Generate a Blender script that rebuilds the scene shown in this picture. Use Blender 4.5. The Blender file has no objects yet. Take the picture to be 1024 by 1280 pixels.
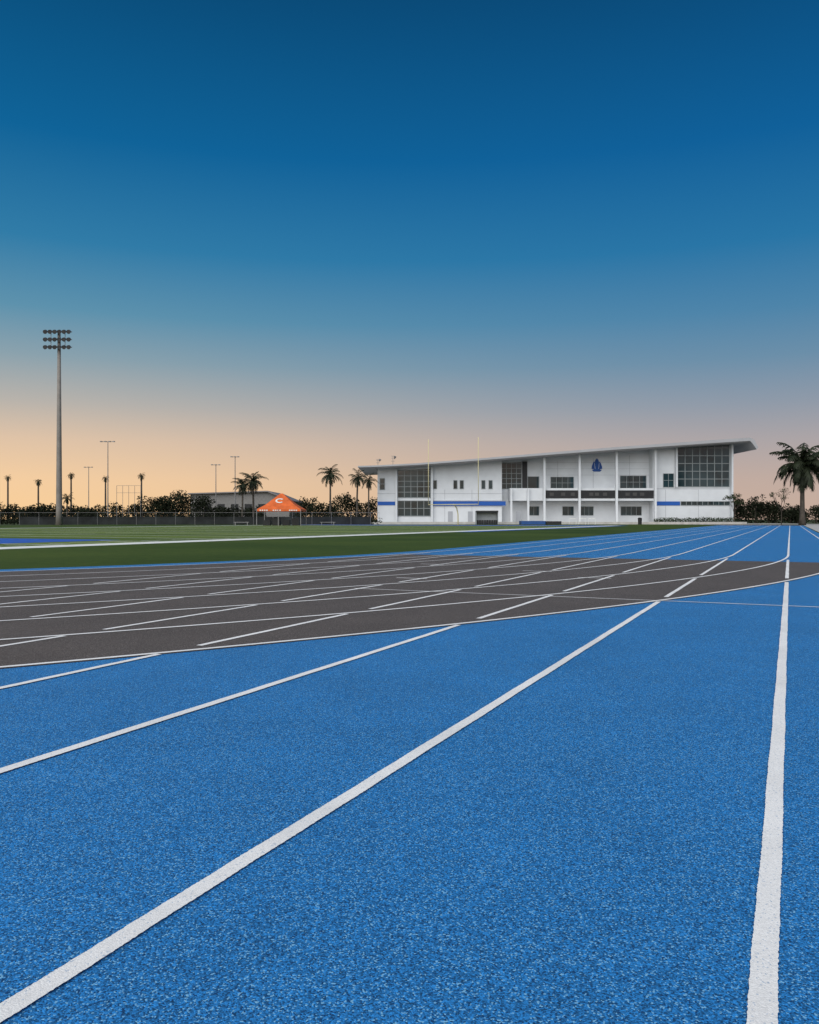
import bpy, math, random
from mathutils import Vector
random.seed(7)
S=bpy.context.scene
S.view_settings.view_transform='Standard'; S.view_settings.look='None'; S.view_settings.exposure=0
COL=S.collection

# ---------------------------------------------------------------- helpers
def lin(r,g,b):
    f=lambda c:(c/255/12.92) if c/255<=0.04045 else ((c/255+0.055)/1.055)**2.4
    return (f(r),f(g),f(b),1)
def empty(name):
    o=bpy.data.objects.new(name,None); COL.objects.link(o); return o
class MB:
    def __init__(s): s.v=[];s.f=[];s.m=[]
    def face(s,pts,m=0):
        n=len(s.v); s.v+= [tuple(p) for p in pts]; s.f.append(tuple(range(n,n+len(pts)))); s.m.append(m)
    def box(s,x0,x1,y0,y1,z0,z1,m=0):
        n=len(s.v)
        s.v+=[(x0,y0,z0),(x1,y0,z0),(x1,y1,z0),(x0,y1,z0),(x0,y0,z1),(x1,y0,z1),(x1,y1,z1),(x0,y1,z1)]
        for q in [(0,3,2,1),(4,5,6,7),(0,1,5,4),(1,2,6,5),(2,3,7,6),(3,0,4,7)]:
            s.f.append(tuple(n+i for i in q)); s.m.append(m)
    def tube(s,pts,rads,seg=8,m=0,cap=True):
        rings=[]
        for i,p in enumerate(pts):
            p=Vector(p)
            a=Vector(pts[max(0,i-1)]); b=Vector(pts[min(len(pts)-1,i+1)])
            d=(b-a).normalized()
            ref=Vector((1,0,0)) if abs(d.x)<0.9 else Vector((0,1,0))
            e1=d.cross(ref).normalized(); e2=d.cross(e1).normalized()
            n=len(s.v)
            for k in range(seg):
                t=2*math.pi*k/seg
                s.v.append(tuple(p+(e1*math.cos(t)+e2*math.sin(t))*rads[i]))
            rings.append(n)
        for i in range(len(rings)-1):
            for k in range(seg):
                s.f.append((rings[i]+k,rings[i]+(k+1)%seg,rings[i+1]+(k+1)%seg,rings[i+1]+k)); s.m.append(m)
        if cap:
            s.f.append(tuple(rings[-1]+k for k in range(seg))); s.m.append(m)
            s.f.append(tuple(rings[0]+k for k in reversed(range(seg)))); s.m.append(m)
    def prism(s,prof,y0,y1,m=0):
        n=len(prof)
        s.face([(p[0],y0,p[1]) for p in prof],m)
        s.face([(p[0],y1,p[1]) for p in reversed(prof)],m)
        for i in range(n):
            a=prof[i];b=prof[(i+1)%n]
            s.face([(a[0],y0,a[1]),(a[0],y1,a[1]),(b[0],y1,b[1]),(b[0],y0,b[1])],m)
    def build(s,name,mats,parent=None,smooth=False):
        me=bpy.data.meshes.new(name); me.from_pydata(s.v,[],s.f)
        for m in mats: me.materials.append(m)
        me.polygons.foreach_set('material_index',s.m)
        if smooth: me.polygons.foreach_set('use_smooth',[True]*len(s.f))
        me.update()
        o=bpy.data.objects.new(name,me); COL.objects.link(o)
        if parent: o.parent=parent
        return o

def mat(name,col,rough=0.7,spec=0.3,metal=0,var=0.12,scale=2.0):
    m=bpy.data.materials.new(name); m.use_nodes=True; nt=m.node_tree; N=nt.nodes; L=nt.links
    b=N['Principled BSDF']; b.inputs['Roughness'].default_value=rough
    b.inputs['Specular IOR Level'].default_value=spec; b.inputs['Metallic'].default_value=metal
    tc=N.new('ShaderNodeTexCoord'); nz=N.new('ShaderNodeTexNoise'); nz.inputs['Scale'].default_value=scale; nz.inputs['Detail'].default_value=6
    L.new(tc.outputs['Object'],nz.inputs['Vector'])
    mr=N.new('ShaderNodeMapRange'); mr.inputs['From Min'].default_value=0.3; mr.inputs['From Max'].default_value=0.7
    mr.inputs['To Min'].default_value=1-var; mr.inputs['To Max'].default_value=1+var
    L.new(nz.outputs['Fac'],mr.inputs['Value'])
    vm=N.new('ShaderNodeVectorMath'); vm.operation='SCALE'; vm.inputs[0].default_value=col[:3]
    L.new(mr.outputs['Result'],vm.inputs['Scale']); L.new(vm.outputs['Vector'],b.inputs['Base Color'])
    return m

def rubber(name,col,lo=0.5,hi=1.6,cell=330,specks=(),n2=(0.7,1.3),bump=.5):
    """poured granular rubber: granules, mottling, coloured specks"""
    m=bpy.data.materials.new(name); m.use_nodes=True; nt=m.node_tree; N=nt.nodes; L=nt.links
    b=N['Principled BSDF']; b.inputs['Roughness'].default_value=0.8; b.inputs['Specular IOR Level'].default_value=0.25
    tc=N.new('ShaderNodeTexCoord')
    v=N.new('ShaderNodeTexVoronoi'); v.inputs['Scale'].default_value=cell; L.new(tc.outputs['Object'],v.inputs['Vector'])
    sp=N.new('ShaderNodeSeparateColor'); L.new(v.outputs['Color'],sp.inputs['Color'])
    r1=N.new('ShaderNodeMapRange'); r1.inputs['To Min'].default_value=lo; r1.inputs['To Max'].default_value=hi
    L.new(sp.outputs['Red'],r1.inputs['Value'])
    v2=N.new('ShaderNodeTexNoise'); v2.inputs['Scale'].default_value=150; v2.inputs['Detail'].default_value=3; v2.inputs['Roughness'].default_value=0.7
    L.new(tc.outputs['Object'],v2.inputs['Vector'])
    r2=N.new('ShaderNodeMapRange'); r2.inputs['From Min'].default_value=0.3; r2.inputs['From Max'].default_value=0.7
    r2.inputs['To Min'].default_value=n2[0]; r2.inputs['To Max'].default_value=n2[1]; L.new(v2.outputs['Fac'],r2.inputs['Value'])
    v3=N.new('ShaderNodeTexNoise'); v3.inputs['Scale'].default_value=1.3; v3.inputs['Detail'].default_value=9; v3.inputs['Roughness'].default_value=0.65
    L.new(tc.outputs['Object'],v3.inputs['Vector'])
    r3=N.new('ShaderNodeMapRange'); r3.inputs['From Min'].default_value=0.3; r3.inputs['From Max'].default_value=0.7
    r3.inputs['To Min'].default_value=0.88; r3.inputs['To Max'].default_value=1.12; L.new(v3.outputs['Fac'],r3.inputs['Value'])
    a=N.new('ShaderNodeMath'); a.operation='MULTIPLY'; L.new(r1.outputs[0],a.inputs[0]); L.new(r2.outputs[0],a.inputs[1])
    a2=N.new('ShaderNodeMath'); a2.operation='MULTIPLY'; L.new(a.outputs[0],a2.inputs[0]); L.new(r3.outputs[0],a2.inputs[1])
    vm=N.new('ShaderNodeVectorMath'); vm.operation='SCALE'; vm.inputs[0].default_value=col[:3]
    L.new(a2.outputs[0],vm.inputs['Scale'])
    out=vm.outputs['Vector']
    for ch,op,thv,c in specks:
        gt=N.new('ShaderNodeMath'); gt.operation=op; gt.inputs[1].default_value=thv; L.new(sp.outputs[ch],gt.inputs[0])
        mx=N.new('ShaderNodeMix'); mx.data_type='RGBA'; L.new(gt.outputs[0],mx.inputs['Factor'])
        L.new(out,mx.inputs['A']); mx.inputs['B'].default_value=c; out=mx.outputs['Result']
    L.new(out,b.inputs['Base Color'])
    bp=N.new('ShaderNodeBump'); bp.inputs['Strength'].default_value=bump; bp.inputs['Distance'].default_value=0.002
    L.new(v.outputs['Distance'],bp.inputs['Height']); bp.invert=True
    L.new(bp.outputs['Normal'],b.inputs['Normal'])
    return m

def turf(name,c1,c2,scale=3):
    m=bpy.data.materials.new(name); m.use_nodes=True; nt=m.node_tree; N=nt.nodes; L=nt.links
    b=N['Principled BSDF']; b.inputs['Roughness'].default_value=0.9; b.inputs['Specular IOR Level'].default_value=0.1
    tc=N.new('ShaderNodeTexCoord')
    n1=N.new('ShaderNodeTexNoise'); n1.inputs['Scale'].default_value=scale; n1.inputs['Detail'].default_value=10; n1.inputs['Roughness'].default_value=0.8
    L.new(tc.outputs['Object'],n1.inputs['Vector'])
    n2=N.new('ShaderNodeTexNoise'); n2.inputs['Scale'].default_value=0.12; n2.inputs['Detail'].default_value=4
    L.new(tc.outputs['Object'],n2.inputs['Vector'])
    ad=N.new('ShaderNodeMath'); ad.operation='ADD'; L.new(n1.outputs['Fac'],ad.inputs[0]); L.new(n2.outputs['Fac'],ad.inputs[1])
    r=N.new('ShaderNodeMapRange'); r.inputs['From Min'].default_value=0.75; r.inputs['From Max'].default_value=1.25; L.new(ad.outputs[0],r.inputs['Value'])
    mx=N.new('ShaderNodeMix'); mx.data_type='RGBA'; L.new(r.outputs[0],mx.inputs['Factor']); mx.inputs['A'].default_value=c1; mx.inputs['B'].default_value=c2
    L.new(mx.outputs['Result'],b.inputs['Base Color'])
    return m

M_blue=rubber('blue_rubber',(0.017,0.168,0.440),0.32,1.55,290,
   (('Green','GREATER_THAN',.91,(0.17,0.42,0.66,1)),('Blue','GREATER_THAN',.94,(0.004,0.05,0.16,1))))
M_dark=rubber('grey_rubber',(0.094,0.080,0.073),0.4,1.55,260,(('Green','GREATER_THAN',.94,(0.24,0.22,0.21,1)),('Blue','GREATER_THAN',.94,(0.02,0.018,0.018,1))))
M_line=rubber('white_line_paint',(0.82,0.82,0.81),0.88,1.05,300,(('Green','GREATER_THAN',.965,(0.42,0.50,0.60,1)),),(0.93,1.05),.3)
M_grass=turf('infield_grass',(0.022,0.048,0.008,1),(0.065,0.098,0.018,1),4)
M_turf=turf('field_turf',(0.085,0.135,0.026,1),(0.16,0.21,0.05,1),2)
M_turf2=turf('field_turf_dark',(0.055,0.098,0.018,1),(0.11,0.155,0.035,1),2)
M_ground=turf('ground_earth',(0.03,0.045,0.018,1),(0.07,0.085,0.04,1),1)
M_fwhite=mat('field_paint_white',(0.72,0.74,0.72),0.8,var=0.15,scale=3)
M_fblue=mat('field_paint_blue',(0.02,0.10,0.42),0.8,var=0.2,scale=3)
M_conc=mat('concrete',(0.42,0.41,0.39),0.85,var=0.15,scale=1.5)
M_wall=mat('white_stucco',(0.57,0.60,0.63),0.75,var=0.05,scale=0.6)
M_wall2=mat('grey_stucco',(0.33,0.35,0.38),0.75,var=0.06,scale=0.6)
M_roof=mat('roof_metal',(0.33,0.34,0.36),0.45,var=0.05,scale=0.4)
M_soff=mat('soffit',(0.30,0.30,0.31),0.8,var=0.05)
M_bandb=mat('blue_band',(0.012,0.08,0.34),0.6,var=0.05)
M_glass=mat('window_glass',(0.016,0.036,0.044),0.08,0.7,var=0.5,scale=0.35)
M_frame=mat('window_frame',(0.22,0.25,0.26),0.5,var=0.05)
M_black=mat('dark_panel',(0.015,0.016,0.018),0.5,var=0.2)
M_sail=mat('sail_blue',(0.01,0.06,0.24),0.5,var=0.1)
M_steel=mat('galvanised_steel',(0.20,0.20,0.20),0.5,metal=0.3,var=0.2,scale=1)
M_lamp=mat('lamp_housing',(0.07,0.07,0.075),0.35,var=0.3)
M_pole=mat('concrete_pole',(0.20,0.185,0.17),0.8,var=0.15,scale=1)
M_yel=mat('goal_paint',(0.55,0.50,0.28),0.6,var=0.05)
M_orange=mat('orange_canvas',(0.58,0.12,0.03),0.75,var=0.2,scale=1.5)
M_cwhite=mat('canvas_white',(0.6,0.6,0.58),0.75)
M_leaf=mat('palm_frond',(0.018,0.025,0.012),0.6,0.2,var=0.5,scale=1.3)
M_trunk=mat('palm_trunk',(0.065,0.056,0.047),0.9,var=0.3,scale=3)
M_leaf2=mat('tree_leaves',(0.014,0.018,0.010),0.85,0.1,var=0.7,scale=0.5)
M_leafb=mat('hedge_leaves',(0.03,0.045,0.02),0.8,0.1,var=0.5,scale=0.8)
M_bark=mat('bark',(0.05,0.042,0.035),0.9,var=0.3)
M_mesh=mat('windscreen_mesh',(0.018,0.021,0.022),0.9,var=0.5,scale=0.5)
M_tent=mat('blue_canvas',(0.02,0.07,0.22),0.7)
M_brownroof=mat('shed_roof',(0.18,0.17,0.17),0.6)

# ---------------------------------------------------------------- track geometry
SN,CS=0.4215,0.9068
def W(u,v,z): return (SN*u+CS*v, CS*u-SN*v, z)
LANE=1.22; R0=24.7; U0=22.0; V0=1.175-8*LANE; U1=124.0
def arc_path():
    u,v,a=U0,V0,0.0; ds=0.25; back=[]
    while a<math.radians(178):
        back.append((u,v,-math.sin(a),math.cos(a)))
        R=R0 if a<math.radians(52) else (62 if a<math.radians(122) else R0)
        u+=-math.cos(a)*ds; v+=-math.sin(a)*ds; a+=ds/R
    pts=list(reversed(back))
    uu=U0+1
    while uu<U1: pts.append((uu,V0,0,1)); uu+=1.0
    u,v,a=U1,V0,0.0
    while a<math.radians(178):
        pts.append((u,v,math.sin(a),math.cos(a)))
        R=R0 if a<math.radians(52) else (62 if a<math.radians(122) else R0)
        u+=math.cos(a)*ds; v+=-math.sin(a)*ds; a+=ds/R
    return pts
path=arc_path()
def strip(mb,o0,o1,z,test=lambda u,v:True):
    pv=None
    for (u,v,nu,nv) in path:
        if not test(u,v): pv=None; continue
        a=W(u+nu*o0,v+nv*o0,z); b=W(u+nu*o1,v+nv*o1,z)
        if pv: mb.face([pv[0],a,b,pv[1]])
        pv=(a,b)
track=empty('running_track')
def rect(mb,u0,u1,v0,v1,z,m=0): mb.face([W(u0,v0,z),W(u1,v0,z),W(u1,v1,z),W(u0,v1,z)],m)
UD=18.5
ZB,ZD,ZX,ZL,ZC=.003,.0055,.007,.0085,.010
mb=MB(); rect(mb,-25,UD,-8,3.2,ZB); rect(mb,UD,26,V0-0.7,3.2,ZB); rect(mb,26,U1,V0-0.7,1.62,ZB)
mb.build('blue_surface',[M_blue],track)
mb=MB(); strip(mb,-0.7,0,0.0048,lambda u,v:u<U0+.01); mb.build('blue_inner_margin',[M_blue],track)
mb=MB()
def dark(test):
    pv=None
    for (u,v,nu,nv) in path:
        if not test(u): pv=None; continue
        q=[(u,v),(u+nu*9.8,v+nv*9.8)]
        if pv: mb.face([W(*pv[0],ZD),W(*q[0],ZD),W(*q[1],ZD),W(*pv[1],ZD)])
        pv=q
dark(lambda u:u<=UD)
last=[p for p in path if p[0]<=UD and p[1]>-20][-1]
u,v,nu,nv=last
mb.face([W(u,v,ZD),W(UD,v,ZD),W(UD,v+9.9,ZD),W(u+nu*9.8,v+nv*9.8,ZD)])
mb.build('grey_bend_surface',[M_dark],track)
mb=MB(); dark(lambda u:u>=U1); mb.build('grey_far_bend_surface',[M_dark],track)
mb=MB()
for k in range(9): strip(mb,k*LANE-.025,k*LANE+.025,ZC)
mb.build('oval_lane_lines',[M_line],track)
mb=MB()
def off(u,v): return math.hypot(u-U0,v-(V0-R0))-R0
def near_curve(u,v):
    o=off(u,v)
    if o<-.1 or o>8*LANE+.1: return False
    return abs(o/LANE-round(o/LANE))*LANE<0.10
for j in range(0,9):
    v=1.175-LANE*j
    pv=None; u=-20.0; wob=0
    while u<U0-.02:
        step=0.5 if u<0 else (0.006 if u<5 else (0.02 if u<10 else .05))
        if near_curve(u,v) or off(u,v)<0: pv=None
        else:
            jt=.0012 if 0<=u<10 else 0
            wob=.0010*math.sin(u*5.3+j)+.0006*math.sin(u*17)
            l=v-.025+random.uniform(-jt,jt)+wob; r=v+.025+random.uniform(-jt,jt)+wob
            if pv: mb.face([W(pv[0],pv[1],ZL),W(u,l,ZL),W(u,r,ZL),W(pv[0],pv[2],ZL)])
            pv=(u,l,r)
        u+=step
mb.build('chute_lane_lines',[M_line],track)
mb=MB()
rect(mb,9.09,9.125,-1.26,3.1,ZX)
rect(mb,9.09,9.12,-5.0,-1.30,ZX)
for k,uu in enumerate((12.2,13.4,11.0,14.6)): rect(mb,uu,uu+.05,-2.9-k*1.22,-2.4-k*1.22,ZX)
for uu in (40,60,82,104,120): rect(mb,uu,uu+.05,V0,1.17,ZX)
mb.build('cross_marks',[M_line],track)

# ---------------------------------------------------------------- ground, field
mb=MB(); G=2500; mb.face([(-G,-G,0),(G,-G,0),(G,G,0),(-G,G,0)]); mb.build('ground',[M_ground])
mb=MB()
pts=[W(u-nu*.7,v-nv*.7,.0022) for (u,v,nu,nv) in path[::4]]
mb.face(pts); mb.build('infield_grass',[M_grass])
ff=empty('football_field')
FV0,FV1=-22.4,-68.0; FU0,FU1=2,112
mb=MB()
i=0; uu=FU0
while uu<FU1-.1:
    rect(mb,uu,min(uu+4.572,FU1),FV1,FV0,.006,i%2); uu+=4.572; i+=1
mb.build('turf',[M_turf,M_turf2],ff)
mb=MB()
rect(mb,FU0,FU1+1.8,FV0,FV0+1.6,.007); rect(mb,FU0,FU1+1.8,FV1-1.5,FV1,.007); rect(mb,FU1,FU1+1.8,FV1,FV0,.007)
uu=FU0+9.144
while uu<FU1-9:
    rect(mb,uu-.09,uu+.09,FV1,FV0,.010); uu+=4.572
uu=FU0+9.144
while uu<FU1-9.2:
    for k in range(1,5):
        for vv in (FV0-1.2,FV0-17,FV0-28,FV1+1.2): rect(mb,uu+k*.914-.06,uu+k*.914+.06,vv-.5,vv+.5,.010)
    uu+=4.572
mb.build('white_markings',[M_fwhite],ff)
mb=MB()
rect(mb,FU1-9.144,FU1,FV1,FV0-.02,.012); rect(mb,52,FU1,FV0+1.6,FV0+2.8,.009)
rect(mb,20,26,-37,-25.4,.012); rect(mb,FU0,FU0+9.144,FV1,FV0-.02,.012)
mb.build('blue_markings',[M_fblue],ff)
mb=MB(); rect(mb,30,150,1.75,7,.005); mb.build('walkway',[M_conc])
mb=MB(); mb.face([(-30,139,.006),(75,139,.006),(75,170,.006),(-30,170,.006)]); mb.build('building_apron',[M_conc])
mb=MB(); mb.box(-25,57,138.4,138.8,0,.42); mb.build('low_wall',[M_conc])

# ---------------------------------------------------------------- field house building
B=empty('athletic_field_house')
K=150/1024.
bx=lambda x:(x-512)*K
bz=lambda y:.88+(649-y)*K
RP=[(449,584),(470,583.4),(520,580.8),(580,576.3),(640,571.2),(700,566.2),(760,561.3),(820,557),(880,552.6),(927,549.5),(932,552),(937,561.5)]
def roofy(x):
    for a,b in zip(RP,RP[1:]):
        if a[0]<=x<=b[0]: return a[1]+(b[1]-a[1])*(x-a[0])/(b[0]-a[0])
    return RP[-1][1]
def th(x): return 1.8+ (x-449)/480*2.2
mb=MB()
top=[(bx(x),bz(y)) for x,y in RP]
bot=[(bx(x),bz(y+th(x))) for x,y in RP[:-2]]
prof=bot+[(bx(929.5),bz(556)),(bx(935),bz(564))]+list(reversed(top))
mb.prism(prof,146.2,172)
mb.build('roof',[M_roof],B)
mb=MB()
mb.prism([(bx(x),bz(y+th(x)-.2)) for x,y in RP[1:-2]]+[(bx(x),bz(y+th(x)+1.1)) for x,y in reversed(RP[1:-2])],146.5,171)
mb.build('soffit',[M_soff],B)
def wallp(mb,x0,x1,yf,yb,ybase=655,m=0,n=6):
    xs=[x0+(x1-x0)*i/n for i in range(n+1)]
    prof=[(bx(x0),bz(ybase)),(bx(x1),bz(ybase))]+[(bx(x),bz(roofy(x)+th(x)+1.0)) for x in reversed(xs)]
    mb.prism(prof,yf,yb,m)
mb=MB()
wallp(mb,472,627.5,150,168)
wallp(mb,627.6,815.9,152.2,167.9)
wallp(mb,816,914.5,150,168)
wallp(mb,914.6,924,156,168.1)
mb.build('walls',[M_wall],B)
mb=MB()
mb.box(bx(637),bx(815.8),149.0,152.1,bz(626),bz(610.5))
mb.box(bx(540),bx(627.4),149.8,149.99,bz(626),bz(624.5))
mb.build('balcony',[M_wall],B)
mb=MB()
for x in (679,722.5,768.5,816.5):
    mb.box(bx(x-1.3),bx(x+1.3),148.4,148.95,0,bz(roofy(x)+th(x)+.6))
for x in (638,659):
    mb.box(bx(x-1.2),bx(x+1.2),148.4,148.95,0,bz(611))
mb.box(bx(539),bx(541),149.3,149.79,0,bz(584))
mb.box(bx(494.5),bx(496.6),149.3,149.79,0,bz(586))
mb.box(bx(843.5),bx(845.6),149.2,149.9,bz(609),bz(roofy(844)+th(844)+.8))
mb.box(bx(912.6),bx(914.8),149.2,149.9,bz(655),bz(roofy(912)+th(912)+.8))
mb.build('columns',[M_wall],B)
mb=MB()
for x in (700,745,791): mb.box(bx(x)-.03,bx(x)+.03,152.17,152.22,bz(611),bz(roofy(x)+9))
for y in (577,585,593): mb.box(bx(678),bx(816),152.175,152.225,bz(y)-.02,bz(y)+.02)
for x in (556,590,832,873): mb.box(bx(x)-.03,bx(x)+.03,149.97,150.02,0,bz(612))
mb.box(bx(816.2),bx(914.3),149.975,150.03,bz(611)-.05,bz(611)+.05)
mb.box(bx(472.2),bx(627.3),149.975,150.03,bz(617)-.03,bz(617)+.03)
mb.build('panel_joints',[M_wall2],B)
gl=MB(); fr=MB()
def win(x0,x1,y0,y1,nx,ny,yf,t=.09,top=None):
    X0,X1,Z1,Z0=bx(x0),bx(x1),bz(y0),bz(y1)
    if top: gl.face([(X0,yf-.03,Z0),(X1,yf-.03,Z0),(X1,yf-.03,bz(top[1])),(X0,yf-.03,Z1)])
    else: gl.face([(X0,yf-.03,Z0),(X1,yf-.03,Z0),(X1,yf-.03,Z1),(X0,yf-.03,Z1)])
    for i in range(nx+1):
        x=X0+(X1-X0)*i/nx
        zt=Z1 if not top else Z1+(bz(top[1])-Z1)*i/nx
        fr.box(x-t/2,x+t/2,yf-.13,yf-.035,Z0,zt)
    for j in range(ny+1):
        z=Z0+(Z1-Z0)*j/ny
        fr.box(X0-t/2,X1+t/2,yf-.11,yf-.04,z-t/2,z+t/2)
win(497.5,538,588,622,5,5,150,.10,top=(0,586))
win(497.5,538,626,645,5,2,150,.10)
win(475,481,598,612,1,2,150)
for a,b in ((542,546),(567,571.5),(575,579.5),(602,606.5),(611,615.5)): win(a,b,600.5,611,1,1,150,.07)
win(628.5,654,578,610.5,4,5,152.2,.10,top=(0,576.5))
win(662,676,595,610.5,1,1,152.2)
win(691,720,595.5,610.5,4,2,152.2,.07)
win(779,812,594,610,4,2,152.2,.07)
win(829,842,592,609,2,2,150,.07)
win(847,911.5,560,608.5,7,5,150,.11,top=(0,556))
win(851,912,626.8,631.6,9,1,150,.07)
for a,b,n in ((663,676,2),(706,720,2),(728,745,3),(780,806,4)): win(a,b,633,644,n,1,152.2,.06)
gl.build('glazing',[M_glass],B); fr.build('window_frames',[M_frame],B)
mb=MB()
mb.box(bx(655),bx(661),151.9,152.19,bz(610.5),bz(576))  # solid box; its black colour stands in for the dark of a recess
mb.box(bx(678.5),bx(815),148.9,148.97,bz(623),bz(613.2))
mb.build('scoreboard_and_dark_recess',[M_black],B)
mb=MB()
for i,xx in enumerate((686,700,712,735,742,752,780,789,798)):
    mb.box(bx(xx),bx(xx)+.75,148.86,148.895,bz(620),bz(616))
mb.build('sign_lettering',[mat('sign_grey',(0.05,0.05,0.05),.6)],B)
mb=MB()
mb.box(bx(472.3),bx(494),149.9,149.98,bz(631.5),bz(627)); mb.box(bx(541.5),bx(632),149.7,149.79,bz(632),bz(626.8))
mb.box(bx(818.5),bx(850),149.9,149.98,bz(631.8),bz(626.8))
mb.build('blue_bands',[M_bandb],B)
# sail emblem: a pointed ship-sail silhouette, three overlapping sails over a hull
mb=MB()
cx,cz=bx(749.5),bz(588)
E0=[(0,2.4),(.28,2.05),(.42,1.65),(.55,1.8),(.78,1.35),(.95,.85),(1.0,.4),(.62,.36),(.62,.26),(.95,.22),(.6,-.1),
    (-.6,-.1),(-.95,.22),(-.62,.26),(-.62,.36),(-1.0,.4),(-.95,.85),(-.78,1.35),(-.55,1.8),(-.42,1.65),(-.28,2.05)]
mb.face([(cx+a,152.1,cz+b) for a,b in reversed(E0)])
mb.build('sail_emblem',[M_sail],B)
mb=MB()
for s in (-1,1): mb.face([(cx+s*.30,152.08,cz+.4),(cx+s*.36,152.08,cz+.4),(cx+s*.46,152.08,cz+1.5),(cx+s*.42,152.08,cz+1.6)])
mb.build('emblem_gaps',[M_wall],B)
mb=MB()
for x in (560,585,645): mb.box(bx(x),bx(x+6),149.93,149.97,0,2.3)
mb.build('doors',[M_wall2],B)
mb=MB()
for x,h in ((472,1.3),(491,1.9)):
    X=bx(x); z=bz(582); mb.tube([(X,152,z-.2),(X,152,z+h)],[.05,.04],6)
    for q in (.5,.8,1.0): mb.box(X-.35,X+.35,151.97,152.03,z+h*q-.03,z+h*q+.03)
    mb.tube([(X+.3,152,z+h*.7),(X+.42,151.8,z+h*.95)],[.06,.25],8)
mb.build('rooftop_antennas',[M_steel],B)

def leafcloud(mb,blobs,n_per_m3,size,rnd,m=0):
    for (cx,cy,cz,rx,ry,rz) in blobs:
        n=int(n_per_m3*rx*ry*rz*4.19)
        for _ in range(n):
            while True:
                a=Vector((rnd.uniform(-1,1),rnd.uniform(-1,1),rnd.uniform(-1,1)))
                if a.length<=1 : break
            p=Vector((cx+a.x*rx,cy+a.y*ry,max(.05,cz+a.z*rz)))
            d1=Vector((rnd.gauss(0,1),rnd.gauss(0,1),rnd.gauss(0,1))).normalized()*size*rnd.uniform(.5,1.2)
            d2=Vector((rnd.gauss(0,1),rnd.gauss(0,1),rnd.gauss(0,1))).normalized()*size*rnd.uniform(.4,.9)
            mb.face([p-d1,p-d2*.6,p+d1,p+d2],m)
rnd=random.Random(3)
mb=MB(); bl=[]
x=bx(818)
while x<bx(916): bl.append((x,148,.55,.9,.6,.55+rnd.random()*.25)); x+=.8
leafcloud(mb,bl,160,.13,rnd); mb.build('hedge',[M_leafb])

# ---------------------------------------------------------------- tree masses
def P(px,D): return (px-512)/1024*D
def Zt(py,D): return .88+(649-py)/1024*D
def treemass(name,segs,D,seed,size=.30,dens=16):
    r=random.Random(seed); mb=MB(); bl=[]
    for (x0,x1,yt) in segs:
        X=P(x0,D); X1=P(x1,D); H=Zt(yt,D)
        while X<X1:
            h=H*r.uniform(.78,1.06); rr=r.uniform(1.2,2.2)
            d=D+r.uniform(-3,6)
            mb.tube([(X,d,0),(X+r.uniform(-.3,.3),d,h*.6)],[.16,.09],5,1)
            bl.append((X,d,h-rr*.75,rr*1.15,rr*.6,rr*.8))
            bl.append((X+r.uniform(-.8,.8),d,h*.42,rr*1.5,rr*.5,h*.45))
            for _ in range(5): bl.append((X+r.uniform(-rr,rr),d,h-rr*r.uniform(0,1.2),rr*.4,rr*.35,rr*.33))
            X+=r.uniform(1.2,2.0)
    leafcloud(mb,bl,dens,size,r)
    return mb.build(name,[M_leaf2,M_bark])
treemass('distant_trees',[(-60,62,630),(62,140,632),(140,182,629),(182,215,617),(215,236,613),(236,262,619),(262,330,632),(376,402,624),(402,426,626),(426,446,617),(446,478,622)],185,5)
treemass('distant_trees',[(922,945,622),(945,975,625),(975,1012,630),(1012,1150,625)],170,6)
# ---------------------------------------------------------------- palms
def palm(name,X,Y,H,L,n,seed,tr=.16,droop=1.0,lean=0,dens=14):
    r=random.Random(seed); E=empty(name)
    mb=MB(); pts=[];rad=[]
    for i in range(9):
        t=i/8; pts.append((X+lean*t*t,Y,H*t)); rad.append(tr*(1.5-0.5*min(1,t*6))*(1-.25*t)*(1+r.uniform(-.05,.05)))
    mb.tube(pts,rad,10); mb.build('trunk',[M_trunk],E,True)
    top=Vector((X+lean,Y,H)); fb=MB()
    for k in range(n):
        az=2*math.pi*(k*.381966+r.uniform(-.05,.05))
        el=math.radians(82-140*(k/n)**.85+r.uniform(-12,12))
        ll=L*r.uniform(.72,1.15)*(1 if el>-.3 else .8)
        p=top.copy(); segs=10; e=el; sp=[p.copy()]
        dr=droop*r.uniform(.75,1.3)
        for i in range(segs):
            d=Vector((math.cos(az)*math.cos(e),math.sin(az)*math.cos(e),math.sin(e)))
            p=p+d*ll/segs; sp.append(p.copy()); e-= math.radians(10.5*dr)*(0.4+i/segs)
            e=max(e,-1.45)
        q=sp[::2]
        fb.tube(q,[.035*L/3*(1-.12*i) for i in range(len(q))],4,0,False)
        side=Vector((-math.sin(az),math.cos(az),0))
        for i in range(dens):
            t=(i+1)/dens; qq=t*segs; a=int(min(qq,segs-1e-3)); pp=sp[a].lerp(sp[a+1],qq-a)
            d=(sp[a+1]-sp[a]).normalized()
            w=L*.26*(math.sin(math.pi*min(1,t*.86+.1))**.6)
            for sg in (-1,1):
                v=(side*sg*.8+d*.65+Vector((0,0,-.5+r.uniform(-.3,.2)))).normalized()*w*r.uniform(.7,1.15)
                wd=d*L*.026
                fb.face([pp-wd,pp+wd,pp+v*.6+wd*.6+Vector((0,0,-.02)),pp+v+Vector((0,0,-w*.2)),pp+v*.6-wd*.6])
    fb.build('fronds',[M_leaf],E)
    return E
def palmpx(px,py,D,rpx,seed,n=24,tr=.16,lean=0,name='palm_tree',droop=1.0,dens=14):
    palm(name,P(px,D),D,Zt(py,D),rpx/1024*D*1.3,n,seed,tr,droop,lean,dens)
palmpx(413,593,140,15,1,26,.18); palmpx(446,597,142,13,2,22,.18,.2); palmpx(461,601,147,11,3,20,.16)
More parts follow.
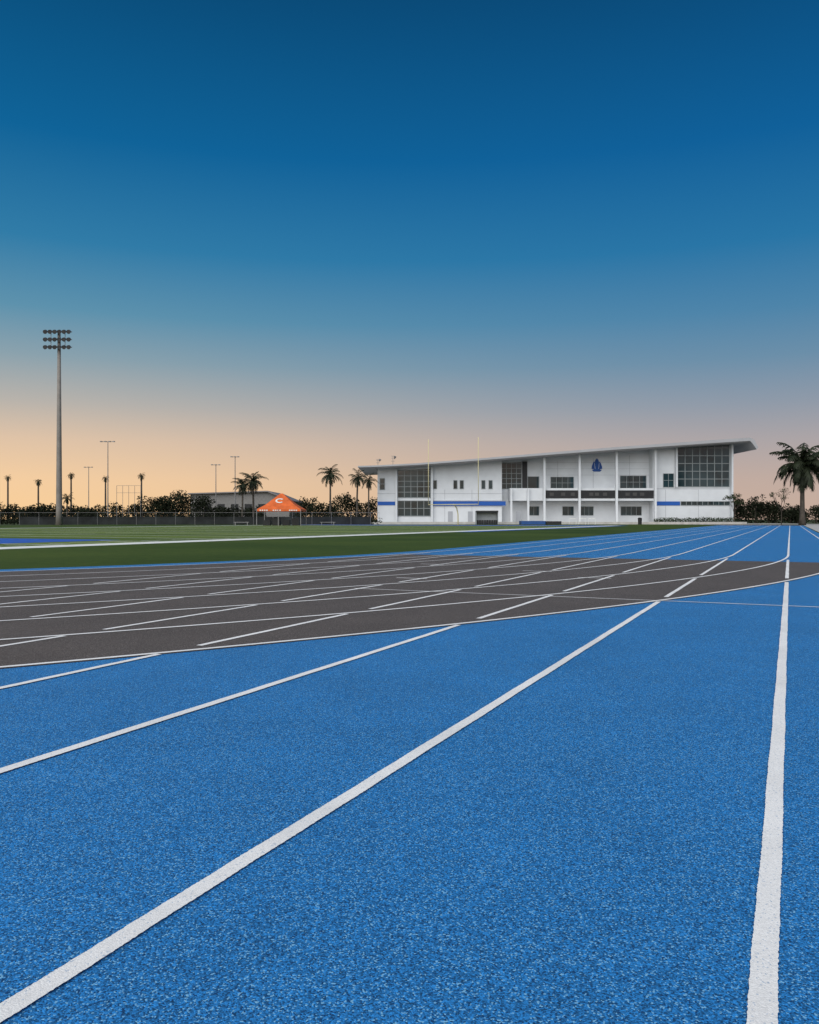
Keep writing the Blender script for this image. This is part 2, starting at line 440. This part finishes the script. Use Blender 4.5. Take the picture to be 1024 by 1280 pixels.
palmpx(303,606,135,13,4,28,.17,.1); palmpx(317,601,138,15,5,30,.19,-.1)
palmpx(1003,581,120,32,6,56,.36,0,droop=1.1,dens=22)
for i,(px,py,rp) in enumerate(((10,597,4.5),(48,602,5.5),(89,594,5),(132,598,5),(177,595,5.5))):
    palmpx(px,py,190,rp,20+i,34,.22,droop=1.6,dens=9)
palmpx(84,623,150,8,40,22,.14)

def youngtree(X,Y,H,seed,leafy):
    r=random.Random(seed); E=empty('young_tree'); mb=MB(); tips=[]
    def br(p,d,l,rad,dep):
        q=p+d*l; mb.tube([p,q],[rad,rad*.65],5,0,False)
        if dep==0: tips.append(q); return
        for _ in range(3):
            nd=(d+Vector((r.uniform(-.6,.6),r.uniform(-.6,.6),r.uniform(-.1,.4)))).normalized()
            br(q,nd,l*r.uniform(.6,.8),rad*.6,dep-1)
    br(Vector((X,Y,0)),Vector((0,0,1)),H*.33,.09,4)
    mb.build('branches',[M_bark],E)
    fb=MB(); leafcloud(fb,[(t.x,t.y,t.z,.3,.3,.3) for t in tips],leafy,.13,r); fb.build('leaves',[M_leafb],E)
youngtree(P(977,140),140,6.4,1,40); youngtree(P(918,144),144,5.4,2,90)

# ---------------------------------------------------------------- stadium light
def floodlight(px,D,ytop,rows,cols,wpx,rad,lampr):
    X=P(px,D); E=empty('stadium_light'); mb=MB(); H=Zt(ytop,D)
    mb.tube([(X,D,0),(X,D,2.5),(X,D,H*.5),(X,D,H)],[rad*1.15,rad,rad*.78,rad*.5],16); mb.build('pole',[M_pole],E,True)
    mb=MB(); w=wpx/1024*D/2; lm=MB()
    sp=1.12*D/120
    for j in range(rows):
        z=H-.2-j*sp
        mb.box(X-w,X+w,D-.50,D-.38,z-.06,z+.06)
        mb.box(X-.12,X+.12,D-.5,D+.1,z-.1,z+.1)
        for i in range(cols):
            x=X-w+(i+.5)*2*w/cols
            lm.tube([(x,D-.3,z+.16),(x,D-.55,z+.04),(x,D-.85,z-.10)],[lampr*.4,lampr*.85,lampr],12)
            mb.box(x-.03,x+.03,D-.51,D-.3,z-.05,z+.24)
    for x in (-w*.5,w*.5): mb.box(X+x-.04,X+x+.04,D-.4,D-.34,H-.3-(rows-1)*sp,H-.2)
    mb.build('crossarms',[M_steel],E); lm.build('lamps',[M_lamp],E)
floodlight(74,120,414,3,6,35,.42,.31)
def thinpole(px,D,ytop,w,n):
    X=P(px,D); H=Zt(ytop,D); E=empty('light_pole'); mb=MB()
    mb.tube([(X,D,0),(X,D,H)],[.14,.08],8); mb.box(X-w,X+w,D-.05,D+.05,H-.08,H+.04)
    for i in range(n):
        x=X-w+2*w*i/(n-1); mb.box(x-.2,x+.2,D-.5,D-.06,H-.12,H+.1)
    mb.build('pole_and_arms',[M_steel],E)
thinpole(135,180,552,1.4,4); thinpole(111,230,584,1.0,3); thinpole(270,200,581,.9,3); thinpole(294,190,571,.8,3)

# ---------------------------------------------------------------- goal post
E=empty('goal_post'); mb=MB()
gu,gv,hw=112,-45,3.95
def wp(v,z,u=gu): return W(u,v,z)
mb.tube([wp(gv,0,gu+2),wp(gv,1.6,gu+2),wp(gv,2.5,gu+1.5),wp(gv,3.0,gu+.6),wp(gv,3.05,gu)],[.09]*5,10)
mb.tube([wp(gv-hw,3.05),wp(gv+hw,3.05)],[.06,.06],10)
for s in (-1,1): mb.tube([wp(gv+s*hw,3.0),wp(gv+s*hw,12.8)],[.055,.05],10)
mb.build('posts_and_crossbar',[M_yel],E,True)
# ---------------------------------------------------------------- orange tent
E=empty('event_tent'); D=112; mb=MB()
X0,X1=P(321,D),P(376,D); ze=2.25; zt=Zt(616,D); cy=D+3; cxx=P(348,D)
c=[(X0,D,ze),(X1,D,ze),(X1,D+6,ze),(X0,D+6,ze)]
z2=ze+(zt-ze)*.28
m=[(X0+1.0,D+1,z2),(X1-1.0,D+1,z2),(X1-1.0,D+5,z2),(X0+1.0,D+5,z2)]
ap=[(cxx-.15,cy-.15,zt),(cxx+.15,cy-.15,zt),(cxx+.15,cy+.15,zt),(cxx-.15,cy+.15,zt)]
for A,Bq in ((c,m),(m,ap)):
    for i in range(4): mb.face([A[i],A[(i+1)%4],Bq[(i+1)%4],Bq[i]])
mb.face(ap)
for i in range(4):
    a=c[i];b=c[(i+1)%4]; mb.face([(a[0],a[1],ze-.28),(b[0],b[1],ze-.28),b,a])
mb.build('canopy',[M_orange],E)
mb=MB()
for p in c+[(cxx,D,ze)]: mb.box(p[0]-.04,p[0]+.04,p[1]-.04,p[1]+.04,0,ze-.01)
mb.build('legs',[M_steel],E)
mb=MB()
for i in range(4): mb.box(X0+.5+i*1.35,X0+1.5+i*1.35,D+2,D+2.8,.0,.75+.25*(i%2))
mb.build('tables_and_coolers',[M_black],E)
mb=MB()
def onslope(a,b):
    y=D+1+(cy-.15-D-1)*b; z=z2+(zt-z2)*b
    return (cxx+a,y-.04,z+.03)
for i in range(14):
    t0=math.radians(40+i*20);t1=math.radians(40+(i+1)*20)
    f=lambda t,r:onslope(math.cos(t)*r*1.0-.05,.34+math.sin(t)*r*.34)
    mb.face([f(t0,.36),f(t0,.6),f(t1,.6),f(t1,.36)])
for x0 in (X0+.4,X0+2.2,X1-1.6):
    for k in range(4): mb.face([(x0+k*.3,D-.02,ze-.24),(x0+k*.3+.2,D-.02,ze-.24),(x0+k*.3+.2,D-.02,ze-.06),(x0+k*.3,D-.02,ze-.06)])
mb.build('emblem',[M_cwhite],E)

# ---------------------------------------------------------------- shed
E=empty('metal_shed'); D=215; mb=MB()
mb.prism([(P(238,D),0),(P(362,D),0),(P(362,D),Zt(626,D)),(P(335,D),Zt(615,D)),(P(238,D),Zt(618,D))],D,D+25)
mb.build('walls',[mat('shed_wall',(0.19,0.185,0.18),.7)],E)
mb=MB()
mb.prism([(P(236,D),Zt(618,D)),(P(335,D),Zt(615,D)),(P(364,D),Zt(626.5,D)),(P(364,D),Zt(625.3,D)),(P(335,D),Zt(613.5,D)),(P(236,D),Zt(616.5,D))],D-1,D+26)
mb.build('roof',[M_brownroof],E)
mb=MB()
for x in (255,272,289,306,323): mb.box(P(x,D),P(x+9,D),D-.1,D-.03,0,Zt(630,D))
mb.build('doors',[M_black],E)
# ---------------------------------------------------------------- fence + shrubs along it
E=empty('chain_link_fence'); mb=MB(); sc=MB(); D=126
x=-78
while x<-4.5:
    mb.tube([(x,D,0),(x,D,1.9)],[.03,.03],6); x+=3
mb.tube([(-78,D,1.9),(-4.6,D,1.9)],[.02,.02],6)
for xx in range(0,490):
    X=-78+xx*.15; sc.box(X-.005,X+.005,D-.01,D+.01,.9,1.88)
x=-78
while x<-6:
    if random.random()<.75: sc.box(x+.03,x+2.97,D+.02,D+.03,.05,1.25)
    x+=3
mb.build('posts_and_rail',[M_steel],E); sc.build('mesh_screen',[M_mesh],E)
r=random.Random(11); mb=MB(); bl=[]; x=-80
while x<-5:
    h=r.uniform(.5,1.15); bl.append((x,134+r.uniform(-2,4),h*.9,r.uniform(.7,1.6),.7,h)); x+=r.uniform(.6,1.6)
leafcloud(mb,bl,22,.24,r); mb.build('shrub_row',[M_leaf2])
E=empty('batting_cage'); mb=MB(); D=175
for i in range(5):
    X=P(146+i*7.5,D); mb.tube([(X,D,0),(X,D,Zt(607,D))],[.045,.04],6)
for z in (607,616): mb.tube([(P(146,D),D,Zt(z,D)),(P(176,D),D,Zt(z,D))],[.03,.03],6)
mb.build('frame',[M_steel],E)
E=empty('team_shelter'); D=134; X0,X1=P(595,D),P(623,D); mb=MB()
mb.box(X0,X1,D,D+1.6,2.15,2.25); mb.box(X0,X1,D+1.5,D+1.6,.02,2.14); mb.box(X0,X0+.08,D,D+1.49,.02,2.14); mb.box(X1-.08,X1,D,D+1.49,.02,2.14)
mb.build('shell',[mat('shelter_panel',(.33,.36,.38),.4)],E)
mb=MB()
for i in range(9): mb.box(X0+.2+i*.4,X0+.5+i*.4,D+.5,D+1,.02,.75)
mb.box(X0,X1,D-.03,D,2.0,2.28); mb.build('seats_and_trim',[M_black],E)
E=empty('high_jump_mat'); mb=MB(); D=132
mb.box(P(652,D),P(682,D),D,D+3,.02,.6); mb.build('mat',[M_tent],E)
mb=MB(); mb.box(P(683,D),P(702,D),D,D+3,.02,.55); mb.build('cover',[M_black],E)
E=empty('trash_bin'); mb=MB(); X=P(800,136); mb.tube([(X,136,0),(X,136,.95),(X,136,1.0),(X,136,1.15)],[.3,.34,.38,.2],12); mb.build('body',[M_black],E)
mb_al=mat('bench_alu',(.3,.3,.3),.4)
def bench(X,Y,w=3):
    E=empty('team_bench'); mb=MB(); mb.box(X,X+w,Y,Y+.35,.42,.47)
    for t in (.2,w-.25): mb.box(X+t,X+t+.06,Y+.02,Y+.3,0,.42)
    mb.build('seat_and_legs',[mb_al],E)
for px in (292,400): bench(P(px,118),118,2.2)
for i in range(3): bench(*W(52+i*9,2.6,0)[:2],2.4)
def hurdle(X,Y):
    E=empty('hurdle'); mb=MB(); mb.box(X-.6,X+.6,Y,Y+.03,.94,1.02)
    for s in (-.58,.58): mb.box(X+s-.02,X+s+.02,Y,Y+.04,0,.94); mb.box(X+s-.02,X+s+.02,Y+.041,Y+.6,0,.05)
    mb.build('frame',[M_fwhite],E)
for px in (716,728,740): hurdle(P(px,137),137)

# ---------------------------------------------------------------- world
w=bpy.data.worlds.new('World'); S.world=w; w.use_nodes=True; nt=w.node_tree; N=nt.nodes; L=nt.links
for n in list(N): N.remove(n)
LIGHT_EL=math.radians(40); LIGHT_AZ=math.radians(200)
out=N.new('ShaderNodeOutputWorld'); bg=N.new('ShaderNodeBackground'); bg.inputs['Strength'].default_value=1
bgn=N.new('ShaderNodeBackground'); bgn.inputs['Strength'].default_value=0.003
sky=N.new('ShaderNodeTexSky'); sky.sky_type='NISHITA'; sky.sun_disc=False; sky.sun_elevation=LIGHT_EL; sky.sun_rotation=LIGHT_AZ
L.new(sky.outputs[0],bgn.inputs['Color'])
ad=N.new('ShaderNodeAddShader'); L.new(bg.outputs[0],ad.inputs[0]); L.new(bgn.outputs[0],ad.inputs[1]); L.new(ad.outputs[0],out.inputs[0])
tc=N.new('ShaderNodeTexCoord'); nm=N.new('ShaderNodeVectorMath'); nm.operation='NORMALIZE'; L.new(tc.outputs['Generated'],nm.inputs[0])
sx=N.new('ShaderNodeSeparateXYZ'); L.new(nm.outputs[0],sx.inputs[0])
def ramp(st):
    r=N.new('ShaderNodeValToRGB'); cr=r.color_ramp; cr.interpolation='LINEAR'
    cr.elements[0].position=st[0][0]; cr.elements[0].color=lin(*st[0][1])
    cr.elements[1].position=st[-1][0]; cr.elements[1].color=lin(*st[-1][1])
    for p,c in st[1:-1]:
        e=cr.elements.new(p); e.color=lin(*c)
    L.new(sx.outputs['Z'],r.inputs[0]); return r
ra=ramp([(0,(250,206,150)),(.045,(244,204,158)),(.09,(222,193,164)),(.13,(184,177,168)),(.18,(138,160,170)),(.23,(92,144,170)),(.30,(45,122,165)),(.40,(3,97,150)),(.54,(0,72,116)),(1,(0,42,76))])
rb=ramp([(0,(198,171,154)),(.045,(189,167,157)),(.09,(168,160,162)),(.13,(140,150,164)),(.18,(104,139,165)),(.23,(74,129,166)),(.30,(34,114,163)),(.40,(2,93,151)),(.54,(0,70,116)),(1,(0,42,76))])
mr=N.new('ShaderNodeMapRange'); mr.interpolation_type='SMOOTHSTEP'; mr.inputs['From Min'].default_value=-.55; mr.inputs['From Max'].default_value=.45
L.new(sx.outputs['X'],mr.inputs['Value'])
mx=N.new('ShaderNodeMix'); mx.data_type='RGBA'; L.new(mr.outputs[0],mx.inputs['Factor']); L.new(ra.outputs[0],mx.inputs['A']); L.new(rb.outputs[0],mx.inputs['B'])
L.new(mx.outputs['Result'],bg.inputs['Color'])
ld=bpy.data.lights.new('twilight_fill','SUN'); ld.energy=3.9; ld.angle=math.radians(80); ld.color=(1,.96,.91)  # broad soft fill added for twilight, as the sky alone is too dim
lo=bpy.data.objects.new('twilight_fill',ld); COL.objects.link(lo)
d=Vector((math.sin(LIGHT_AZ)*math.cos(LIGHT_EL),math.cos(LIGHT_AZ)*math.cos(LIGHT_EL),math.sin(LIGHT_EL)))
lo.rotation_euler=d.to_track_quat('Z','Y').to_euler()
# ---------------------------------------------------------------- camera
cd=bpy.data.cameras.new('camera'); cd.sensor_width=36; cd.lens=28.8; cd.shift_y=9/1280; cd.clip_end=6000; cd.clip_start=.05
co=bpy.data.objects.new('camera',cd); COL.objects.link(co); co.location=(0,0,.88); co.rotation_euler=(math.radians(90),0,0)
S.camera=co
